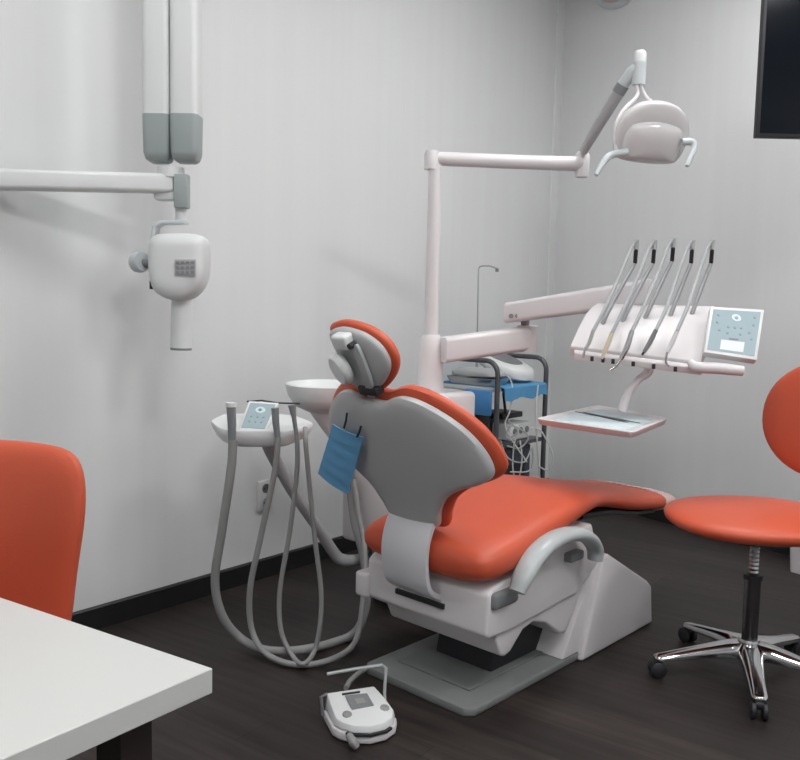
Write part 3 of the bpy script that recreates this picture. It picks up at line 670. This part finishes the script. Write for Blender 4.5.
hose_thing('suction_hose', 'grey suction hose in the middle holder, second hose from the left wall', [(275, 408), (276, 424), (278, 440)], [0.013, 0.012, 0.009], MGREY,
    [(278, 437, 2.86), (275, 470, 2.86), (260, 540, 2.86), (250, 590, 2.86), (252, 630, 2.86), (268, 655, (0.03,)), (300, 665, (0.012,)), (335, 658, (0.02,)), (356, 640, 2.96), (363, 600, 3.05), (365, 555, 3.14), (359, 515, 3.20), (354, 480, 3.26)], 0.0105, HOSE)
hose_thing('air_hose', 'thin grey hose looping from the right holder back to the assistant console tip', [(292, 405), (294, 418), (297, 438)], [0.014, 0.008, 0.007], MGREY,
    [(297, 435, 2.86), (297, 470, 2.86), (290, 530, 2.86), (280, 590, 2.86), (281, 630, 2.85), (292, 655, (0.03,)), (303, 664, (0.026,)), (314, 652, 2.84), (320, 625, 2.85), (321, 590, 2.86), (315, 540, 2.86), (309, 480, 2.86), (306, 447, 2.86), (305.5, 437, 2.87), (305, 428, 2.90)], 0.0085, HOSE)

# ---------------------------------------------------------------- x-ray unit on the wall
XY = 3.0
x0 = on_y(176, 184, XY)
xr = thing('xray_unit', x0, 0, 'white wall-mounted dental x-ray unit with twin folded arms and camera-like head', 'x-ray unit')
def X(u, v, Y=XY): return on_y(u, v, Y) - x0
endw = V((-1.46, 2.70, x0.z - 0.035)) - x0
g = G(); dX = endw - V((-0.02, 0, 0)); barbox(g, V((-0.012, 0, 0.0)), endw, 0.07, 0.066, 0.066); g.build('horizontal_arm', WHITE2, xr, bevel=0.008)
wp = V((-1.46, 2.70, x0.z - 0.035)); t_ = (wp - K0).dot(LD); foot = K0 + LD * t_; foot.z = x0.z
g = G(); R50 = Matrix.Rotation(radians(50), 3, 'Z'); mid = foot + WN * 0.05 - x0
g.box(mid, (0.22, 0.10, 0.34), R50); g.build('wall_bracket', WHITE2, xr, bevel=0.012)
g = G(); g.lathe([(0, -0.06), (0.045, -0.06), (0.045, 0.06), (0, 0.06)], wp - x0 + V((0, 0, 0)), seg=20); g.build('arm_pivot', WHITE2, xr)
# twin folded arms
def rrect(cx, cy, w, d, r=0.02):
    out = []
    for sx, sy, a0_ in ((1, 1, 0), (-1, 1, 90), (-1, -1, 180), (1, -1, 270)):
        for k in range(5):
            a = radians(a0_ + 22.5 * k); out.append((cx + sx * (w / 2 - r) + r * cos(a), cy + sy * (d / 2 - r) + r * sin(a)))
    return out
for u0, u1, dy in ((145.5, 172.5, 0.0), (173.5, 201, -0.01)):
    cx = (X(u0, 100).x + X(u1, 100).x) / 2; w = X(u1, 100).x - X(u0, 100).x
    zb = X(160, 120).z; ztp = 1.22
    g = G(); g.loft([[V((p, q, z)) for p, q in rrect(cx, dy, w, 0.10)] for z in (zb, ztp)]); arm = g.build('folded_arm', WHITE2, xr)
    zl = X(160, 163).z
    g = G(); g.loft([[V((p, q, z)) for p, q in rrect(cx, dy, w * k, 0.102 * k, 0.02 * k)] for z, k in ((zl, 0.62), (zl + 0.008, 0.84), (zl + 0.03, 0.98), (zb - 0.0, 1.02), (zb + 0.012, 1.02))]); g.build('end_cap', CAP, arm)
zt_ = 1.22
cxm = X(173, 100).x
g = G(); g.lathe([(0, -0.07), (0.05, -0.07), (0.05, 0.07), (0, 0.07)], (cxm, 0, zt_), (1, 0, 0), 24); g.build('knuckle', WHITE2, xr)
g = G(); g.lathe([(0, 0), (0.045, 0), (0.045, 0.035), (0, 0.035)], X(171, 178) , seg=20); g.build('pivot_collar', WHITE2, xr)
g = G(); g.box(X(182, 191.5, 2.985), (0.046, 0.05, 0.115)); g.build('joint_block', CAP, xr, bevel=0.004)
g = G(); g.box(X(166, 190, XY), (0.075, 0.06, 0.075)); g.build('joint_housing', WHITE2, xr, bevel=0.012)
g = G(); g.lathe([(0, -0.03), (0.02, -0.03), (0.02, 0.05), (0, 0.05)], X(181, 216), seg=18); g.build('swivel_stem', WHITE2, xr)
# yoke
g = G(); g.band([X(187, 222.5), X(162, 222.5), X(156, 227), X(154.5, 240), X(154, 275)], 0.06, 0.014, (0, 1, 0), 0); g.build('yoke', LGREY, xr, bevel=0.004)
# head
hz = [(208, 246), (208.5, 262), (207, 278), (202, 290), (192, 299), (180, 301), (168, 298), (158, 290), (154, 276), (153, 260), (154, 245), (157, 238), (165, 234.5), (180, 234), (196, 234.5), (205, 238)]
ho2 = smooth_closed([(X(u, v).x, X(u, v).z) for u, v in hz], 3)
g = G(); g.pillow(ho2, lambda a, b, d: (a, -0.01 + d, b), 0.085, 0.085, 8, 5.0); g.build('head', WHITE2, xr)
g = G(); lab = [X(174.5, 259.5, 2.902), X(195.5, 259.5, 2.902), X(195.5, 276, 2.902), X(174.5, 276, 2.902)]; g.loft([lab, [p + V((0, 0.008, 0)) for p in lab]]); lb = g.build('rating_label', mat('label_grey', (0.42, 0.43, 0.44), 0.5), xr)
for k in range(4):
    for r_ in range(3):
        p = X(177.5 + 5 * k, 262.5 + 5 * r_, 2.899)
        g = G(); g.box(p, (0.012, 0.002, 0.010 if r_ else 0.008)); g.build('label_print', mat('print_%s' % 'dark', (0.25, 0.25, 0.27), 0.6) if 'print_dark' not in bpy.data.materials else bpy.data.materials['print_dark'], lb)
g = G(); q0 = X(182, 296); q1 = X(181, 350); ax = (q1 - q0).normalized()
g.lathe([(0, 0), (0.034, 0), (0.036, 0.02), (0.036, (q1 - q0).length - 0.008), (0, (q1 - q0).length - 0.008)], q0, ax, 28); g.build('cone', WHITE2, xr)
g = G(); L_ = (q1 - q0).length; g.lathe([(0, L_ - 0.008), (0.037, L_ - 0.008), (0.037, L_), (0, L_)], q0, ax, 28); g.build('cone_rim', MGREY, xr)
g = G(); kx = X(140, 262); g.lathe([(0, -0.02), (0.034, -0.02), (0.038, 0), (0.034, 0.014), (0, 0.016)], kx, V((0.85, -0.5, 0.1)), 24); g.build('adjuster_knob', LGREY, xr)
g = G(); g.tube([kx, X(153, 265)], 0.014, 12); g.build('knob_shaft', MGREY, xr)
g = G(); g.box(X(152.5, 285, 2.97), (0.014, 0.03, 0.03)); g.build('latch', DARK, xr, bevel=0.003)

# ---------------------------------------------------------------- wall socket
t_ = None
def left_wall(u, v, off=0.0): return on_pl(u, v, K0 + WN * off, WN)
def back_wall(u, v, off=0.0): return on_pl(u, v, K0 + BN * off, BN)
sp = left_wall(264, 495)
so = thing('wall_socket', sp, radians(50), 'white double power socket on the left wall behind the hoses', 'power socket')
g = G(); g.box((0, -0.006, 0), (0.082, 0.012, 0.135)); pl_ = g.build('plate', WHITE2, so, bevel=0.003)
for dzz in (0.032, -0.032):
    g = G(); g.lathe([(0, 0), (0.021, 0), (0.021, 0.002), (0.018, 0.002), (0.017, 0.0), (0, 0.0)], (0, -0.0125, dzz), (0, -1, 0), 24); s1 = g.build('socket_face', LGREY if dzz < 0 else MGREY, so)
    for dx in (-0.0095, 0.0095):
        g = G(); g.lathe([(0, 0.0), (0.003, 0.0), (0.003, 0.001), (0, 0.001)], (dx, -0.0145, dzz), (0, -1, 0), 10); g.build('pin_hole', DARK, s1)

# ---------------------------------------------------------------- wall clock, TV, small box
cc = back_wall(620, -25)
ck = thing('wall_clock', cc, atan2(BN.y, BN.x), 'round wall clock with grey rim high on the back wall', 'clock')
g = G(); g.lathe([(0, 0), (0.19, 0), (0.195, 0.012), (0.185, 0.03), (0.165, 0.034), (0.16, 0.022), (0, 0.022)], (0, 0, 0), (1, 0, 0), 48); g.build('rim', LGREY, ck)
g = G(); g.lathe([(0, 0.0225), (0.158, 0.0225), (0.158, 0.025), (0, 0.025)], (0, 0, 0), (1, 0, 0), 48); g.build('face', mat('clock_face', (0.58, 0.46, 0.43), 0.4), ck)
g = G(); g.box((0.028, 0.0, 0.04), (0.003, 0.008, 0.09)); g.build('hour_hand', DARK, ck)
g = G(); g.box((0.032, 0.055, 0.0), (0.003, 0.11, 0.006)); g.build('minute_hand', DARK, ck)

tl = on_y(756.5, 137, 3.5)
tv = thing('television', (tl.x + 0.5, 3.5, tl.z), 0, 'black flat television on a swivel bracket high on the back wall', 'television')
g = G(); g.box((0, 0.018, 0.30), (1.0, 0.036, 0.60)); g.build('bezel', DARK, tv, bevel=0.004)
g = G(); g.box((0, -0.0008, 0.302), (0.976, 0.0015, 0.572)); g.build('screen', BLACK, tv, smooth=False)
g = G(); g.box((0.05, 0.042, 0.3), (0.25, 0.012, 0.25)); g.build('mount_plate', DARK, tv)
wq = K0 + BD * ((V((tl.x + 0.72, 3.9, 0)) - K0).dot(BD)); wq.z = tl.z + 0.3; wq = wq - V(tv.location)
g = G(); g.tube([(0.05, 0.045, 0.3), wq], 0.02, 10); g.box(wq, (0.12, 0.02, 0.3), Matrix.Rotation(atan2(BD.y, BD.x), 3, 'Z')); g.build('wall_arm', DARK, tv)

bx0 = back_wall(790, 545, 0.02)
fb = on_z(790, 562, 0)
bp_ = K0 + BD * ((fb - K0).dot(BD)) + BN * 0.03
wb = thing('waste_bin', bp_ + BD * 0.215, atan2(BD.y, BD.x), 'low white box bin on the floor against the back wall', 'bin')
g = G(); g.loft([[V((x, y, z)) for x, y in rrect(0, 0.13 * (1 if V((-BD.y, BD.x, 0)).dot(BN) > 0 else -1), 0.30 + k, 0.22 + k, 0.02)] for z, k in ((0.0, -0.02), (0.20, 0.0))]); g.build('body', WHITE, wb)
g = G(); g.loft([[V((x, y, z)) for x, y in rrect(0, 0.13 * (1 if V((-BD.y, BD.x, 0)).dot(BN) > 0 else -1), 0.31, 0.23, 0.02)] for z in (0.201, 0.225)]); g.build('lid', LGREY, wb, bevel=0.004)

# ---------------------------------------------------------------- foot control
fp = on_z(362, 722, 0)
FA = radians(-64)
fo = thing('foot_control', (fp.x, fp.y, 0), radians(18), 'white foot control with grey display and two round buttons on the floor', 'foot control')
FF = Frame(fo.location, radians(18))
yy = lambda u, v, z: FF.z(u, v, z)
zt1 = 0.055; zt2 = 0.085
topq = [yy(u, v, z) for u, v, z in ((327, 693, zt2), (374, 686, zt2), (385, 698, 0.070), (393.5, 710, zt1), (392, 717, zt1), (384, 722.5, zt1), (370, 726, zt1), (354, 725.5, zt1), (342, 722, zt1), (336, 718, zt1 + 0.002), (331, 705, 0.070))]
cq = sum(topq, V()) / len(topq); cq.z = 0
def outw(k, z): return [V((cq.x + (p.x - cq.x) * k, cq.y + (p.y - cq.y) * k, z)) for p in topq]
g = G(); g.loft([outw(1.06, 0.034), outw(1.04, 0.040), topq]); g.build('body', WHITE2, fo, bevel=0.003, seg=2)
g = G(); g.loft([outw(1.10, 0.005), outw(1.13, 0.010), outw(1.10, 0.028), outw(1.02, 0.033)]); g.build('pedal_base', WHITE, fo, bevel=0.002)
g = G(); g.loft([outw(1.02, 0.0), outw(1.08, 0.005)]); g.build('rubber_foot', DARK, fo)
tn = (topq[1] - topq[0]).cross(topq[9] - topq[0]).normalized()
if tn.z < 0: tn = -tn
def onTop(u, v, h=0.0):
    p = on_pl(u, v, FF.w(topq[0]), FF.R @ tn); return FF.l(p) + tn * h
dq = [onTop(345, 696), onTop(367, 694), onTop(375, 708), onTop(352, 712)]
g = G(); g.loft([[p + tn * 0.0005 for p in dq], [p + tn * 0.004 for p in dq]]); g.build('display', MGREY, fo, bevel=0.001, seg=1)
dq = [onTop(354, 700), onTop(363, 699), onTop(366, 704), onTop(357, 705.5)]
g = G(); g.loft([[p + tn * 0.004 for p in dq], [p + tn * 0.0052 for p in dq]]); g.build('display_mark', HOSE, fo)
dq = [onTop(342, 693.6), onTop(360, 691.2), onTop(360, 692.8), onTop(342, 695.2)]
g = G(); g.loft([[p - tn * 0.001 for p in dq], [p + tn * 0.0015 for p in dq]]); g.build('marking', DARK, fo)
for u, v in ((347, 716), (384.5, 709.5)):
    g = G(); g.lathe([(0, 0), (0.014, 0), (0.0135, 0.007), (0.011, 0.009), (0, 0.009)], onTop(u, v, 0.0005), tn, 22); g.build('button', HOSE, fo)
# dark slot on the front and lever
o_ = outw(1.085, 0.0305)
g = G(); g.band([o_[8].lerp(o_[7], 0.5), o_[7], o_[6], o_[5], o_[4].lerp(o_[5], 0.4)], 0.007, 0.010, (0, 0, 1)); g.build('slot', DARK, fo)
lv = [FF.z(349, 735, 0.035), FF.z(353, 742, 0.025), FF.z(357, 747, 0.012)]
g = G(); g.tube(lv, [0.010, 0.013, 0.010], 12, 3); g.build('lever', HOSE, fo)
# wire bail handle
bw = [FF.z(323, 715, 0.02), FF.z(321, 697, 0.075), FF.z(327, 694, 0.078)]
g = G(); g.tube(bw, 0.005, 8); g.build('side_bail', MGREY, fo)
bw = [V((topq[2].x, topq[2].y, 0.05)), FF.z(384.5, 692, 0.05), FF.z(386, 668, 0.12), FF.z(382, 665, 0.125), FF.z(355, 669, 0.125), FF.z(327, 674, 0.12)]
g = G(); g.tube(bw, 0.005, 10); g.build('wire_handle', HOSEL, fo)
cb_ = [FF.z(346, 688, 0.04), FF.z(351, 680, 0.03), FF.z(362, 671, 0.02), FF.z(372, 667, 0.012), FF.z(378, 668, 0.02)]
g = G(); g.tube(cb_, 0.0085, 12, 6); g.build('cable', HOSE, fo)

# ---------------------------------------------------------------- trolley in the corner
TA = radians(50)
TF = Frame(on_z(497, 372, 0.90) * 1.0, TA); tO = V((TF.O.x, TF.O.y, 0))
tO = V((on_y(497, 400, 4.30).x, 4.30, 0))
TL, TW = 0.48, 0.40     # along wall, depth to the wall
tr = thing('trolley', tO, TA, 'grey tubular metal trolley with rounded hoop ends in the room corner', 'trolley')
TF = Frame(tO, TA)
zh1 = on_y(495, 361, 4.33).z
DG = mat('trolley_grey', (0.10, 0.105, 0.115), 0.35, metal=0.5, var=0.05)
for k, x in enumerate((0.0, TL)):
    g = G(); r_ = 0.07
    path = [(x, 0, 0.07), (x, 0, zh1 - r_)] + [(x, r_ - r_ * cos(a), zh1 - r_ + r_ * sin(a)) for a in [radians(q) for q in (15, 30, 45, 60, 75, 90)]] + [(x, TW - r_ + r_ * sin(a), zh1 - r_ + r_ * cos(a)) for a in [radians(q) for q in (0, 15, 30, 45, 60, 75, 90)]] + [(x, TW, 0.07)]
    g.tube(path, 0.0135, 12); g.build('hoop', DG, tr)
    for y in (0, TW):
        g = G(); g.lathe([(0, -0.012), (0.03, -0.012), (0.034, 0), (0.03, 0.012), (0, 0.012)], (x, y, 0.034), (0, 1, 0), 20); g.build('caster', DARK, tr)
shz = [0.20, 0.50, 0.80]
for z in shz:
    g = G(); g.box((TL / 2, TW / 2, z), (TL - 0.02, TW, 0.02)); g.build('shelf', DG if z < 0.6 else LGREY, tr, bevel=0.004)
# blue towel over the top shelf
def tthing(name, l, label, cat, group=None):
    return thing(name, TF.w(l), TA, label, cat, group)
tw_ = tthing('blue_towel', (TL / 2, TW / 2, 0.811), 'blue cloth spread over the top shelf of the grey trolley', 'cloth')
g = G(); rings = []
W2, D2 = TL - 0.06, TW + 0.05
for i in range(29):
    s_ = -W2 / 2 + W2 * i / 28; row = []
    prof = [(-D2 / 2 - 0.004 - 0.006 * sin(9 * i / 5), -0.062 - 0.008 * sin(i * 0.45)), (-D2 / 2 - 0.002, -0.03), (-D2 / 2, -0.004), (-D2 / 2 + 0.012, 0.003), (0, 0.003), (D2 / 2 - 0.03, 0.003)]
    row = [V((s_, a, b)) for a, b in prof] + [V((s_, a + 0.002, b + 0.003)) for a, b in reversed(prof)]
    rings.append(row)
g.loft(rings); g.build('cloth', BLUE, tw_)
bg = tthing('blue_bag', (-0.022, 0.095, 0.80), 'small bright blue pouch hanging at the near end of the trolley', 'pouch')
g = G(); g.loft([[V((dx, y, z)) for dx, y in ((-0.02, -0.08), (-0.02, 0.08), (0.004, 0.08), (0.004, -0.08))] for z in (-0.13, 0.0)]); g.build('pouch', mat('bright_blue', (0.06, 0.24, 0.52), 0.7), bg, bevel=0.008)
# physiodispenser with hanger rod
sdv = tthing('surgical_motor_unit', (0.33, 0.17, 0.818), 'white oval surgical motor unit with dark top panel on the blue cloth', 'surgical motor')
g = G(); g.pillow(disc_outline(0.13, 0.155, 40, 2.6), lambda a, b, d: (a, b, 0.085 + d + 0.32 * b), 0.040, 0.040, 9, 4.0); g.build('housing', WHITE2, sdv)
g = G(); g.pillow(disc_outline(0.088, 0.10, 32, 2.6), lambda a, b, d: (a, b + 0.01, 0.127 + d + 0.32 * b), 0.004, 0.012, 5, 4.0); g.build('control_panel', mat('dark_grey_top', (0.16, 0.165, 0.18), 0.4), sdv)
hk = thing('drip_stand', on_y(477, 352, 4.62), 0, 'thin metal rod with hooked top standing on the trolley', 'drip stand')
ho_ = V(hk.location)
g = G(); g.tube([on_y(477, 352, 4.62) - ho_, on_y(478.5, 270, 4.62) - ho_, on_y(479.5, 267, 4.62) - ho_, on_y(482, 266, 4.60) - ho_, on_y(490, 266, 4.56) - ho_, on_y(497, 268.5, 4.53) - ho_], 0.0042, 8); g.build('rod', STEEL, hk)
g = G(); g.lathe([(0, -0.012), (0.009, -0.012), (0.009, 0.005), (0, 0.005)], on_y(497, 269.5, 4.53) - ho_, seg=12); g.build('hook_end', MGREY, hk)
zf = 0.818 - ho_.z
g = G(); g.lathe([(0, 0), (0.03, 0), (0.03, 0.008), (0.008, 0.02), (0.0065, (0 - zf) + 0.01), (0, (0 - zf) + 0.01)], (0, 0, zf), seg=16); g.build('foot', STEEL, hk)
# steel dish at the left end with instruments
dsh = tthing('steel_tray', (0.10, 0.19, 0.816), 'shallow steel tray of small instruments at the near end of the trolley', 'tray')
g = G(); g.loft([[V((x, y, z)) for x, y in rrect(0, 0, w, d, 0.03)] for z, w, d in ((0.0, 0.14, 0.28), (0.035, 0.17, 0.32), (0.037, 0.165, 0.315), (0.006, 0.135, 0.275))]); g.build('dish', STEEL, dsh)
cvr = tthing('clear_lid', (0.10, 0.19, 0.855), 'pale rounded lid resting over the steel tray on the trolley', 'lid')
g = G(); g.pillow(disc_outline(0.085, 0.15, 32, 3), lambda a, b, d: (a, b, 0.01 + max(d, -0.008)), 0.035, 0.010, 7, 3); g.build('lid', HOSEL, cvr)
# middle + lower shelf load
ps = tthing('power_supply', (0.30, 0.10, 0.5115), 'white power adapter box on the middle shelf of the trolley', 'power supply')
g = G(); g.box((0, 0, 0.045), (0.20, 0.12, 0.09)); g.build('case', WHITE2, ps, bevel=0.01)
for k in range(3):
    g = G(); g.lathe([(0, 0), (0.018, 0), (0.018, 0.004), (0, 0.004)], (-0.06 + 0.06 * k, -0.0605, 0.05), (0, -1, 0), 16); g.build('outlet', MGREY, ps)
bb = tthing('black_box', (0.33, 0.19, 0.617), 'flat black device box on the stack of the trolley middle shelf', 'device box')
g = G(); g.box((0, 0, 0.015), (0.20, 0.16, 0.03)); g.build('case', DARK, bb, bevel=0.004)
g = G(); g.tube([(-0.06, -0.07, 0.03), (-0.12, -0.09, 0.15)], 0.008, 8); g.build('lever', DARK, bb)
gb = tthing('grey_box', (0.33, 0.27, 0.5115), 'tall grey equipment box at the back of the trolley middle shelf', 'device box')
g = G(); g.box((0, 0, 0.0525), (0.2, 0.14, 0.104)); g.build('case', MGREY, gb, bevel=0.006)
cbx = tthing('compressor_box', (0.26, 0.2, 0.2115), 'dark blue-grey equipment box on the bottom trolley shelf', 'device box')
g = G(); g.box((0, 0, 0.13), (0.34, 0.3, 0.26)); g.build('case', mat('dark_blue_grey', (0.05, 0.06, 0.09), 0.5), cbx, bevel=0.01)
g = G(); g.box((0, -0.153, 0.11), (0.2, 0.006, 0.12)); g.build('grille', DARK, cbx)
bx2 = tthing('round_drum', (0.10, 0.2, 0.5115), 'grey drum on the near end of the trolley middle shelf', 'canister')
g = G(); g.lathe([(0, 0), (0.075, 0), (0.078, 0.2), (0.06, 0.22), (0, 0.22)], seg=28); g.build('body', DARK, bx2)
rnd = random.Random(3)
cl = ['looping off-white cable hanging down the front of the trolley, nearest the corner', 'pale cable hanging in a narrow loop at the middle of the trolley', 'pale cable bulging out past the far hoop of the trolley', 'thin pale cable running straight down beside the near hoop', 'tangled grey cable bunched on the middle trolley shelf', 'grey cable looping low across the bottom trolley shelf']
cps = [[(505, 372, 4.40), (512, 385, 4.38), (510, 410, 4.36), (505, 425, 4.36), (512, 440, 4.36), (527, 462, 4.38)],
       [(520, 425, 4.42), (514, 445, 4.40), (513, 470, 4.40), (518, 480, 4.40), (522, 460, 4.40), (520, 440, 4.42)],
       [(530, 428, 4.46), (540, 430, 4.46), (549, 445, 4.46), (553, 458, 4.46), (548, 470, 4.46), (538, 466, 4.46)],
       [(538, 385, 4.50), (536, 410, 4.47), (537, 440, 4.47), (539, 470, 4.47), (541, 490, 4.47)],
       [(508, 420, 4.37), (518, 432, 4.36), (506, 438, 4.36), (512, 426, 4.36), (528, 436, 4.38), (520, 448, 4.38), (507, 446, 4.36)],
       [(500, 440, 4.33), (508, 458, 4.34), (524, 462, 4.37), (532, 448, 4.40), (530, 470, 4.40), (510, 472, 4.36)]]
for i, (lab, pp) in enumerate(zip(cl, cps)):
    o = thing('cable', on_y(*pp[0]), 0, lab, 'cable', 'cables hanging on the trolley'); q0 = V(o.location)
    g = G(); g.tube([on_y(*p) - q0 for p in pp], 0.0042, 8, 6); g.build('cord', CABLE if i < 4 else HOSEL, o)

# ---------------------------------------------------------------- world + view
w = bpy.data.worlds.new('world'); bpy.context.scene.world = w; w.use_nodes = True
w.node_tree.nodes['Background'].inputs[0].default_value = (0.8, 0.85, 0.9, 1)
w.node_tree.nodes['Background'].inputs[1].default_value = 0.3
sc = bpy.context.scene
sc.view_settings.view_transform = 'Standard'; sc.view_settings.look = 'None'
sc.view_settings.gamma = 1; sc.view_settings.use_curve_mapping = False
sc.view_settings.exposure = 0.13
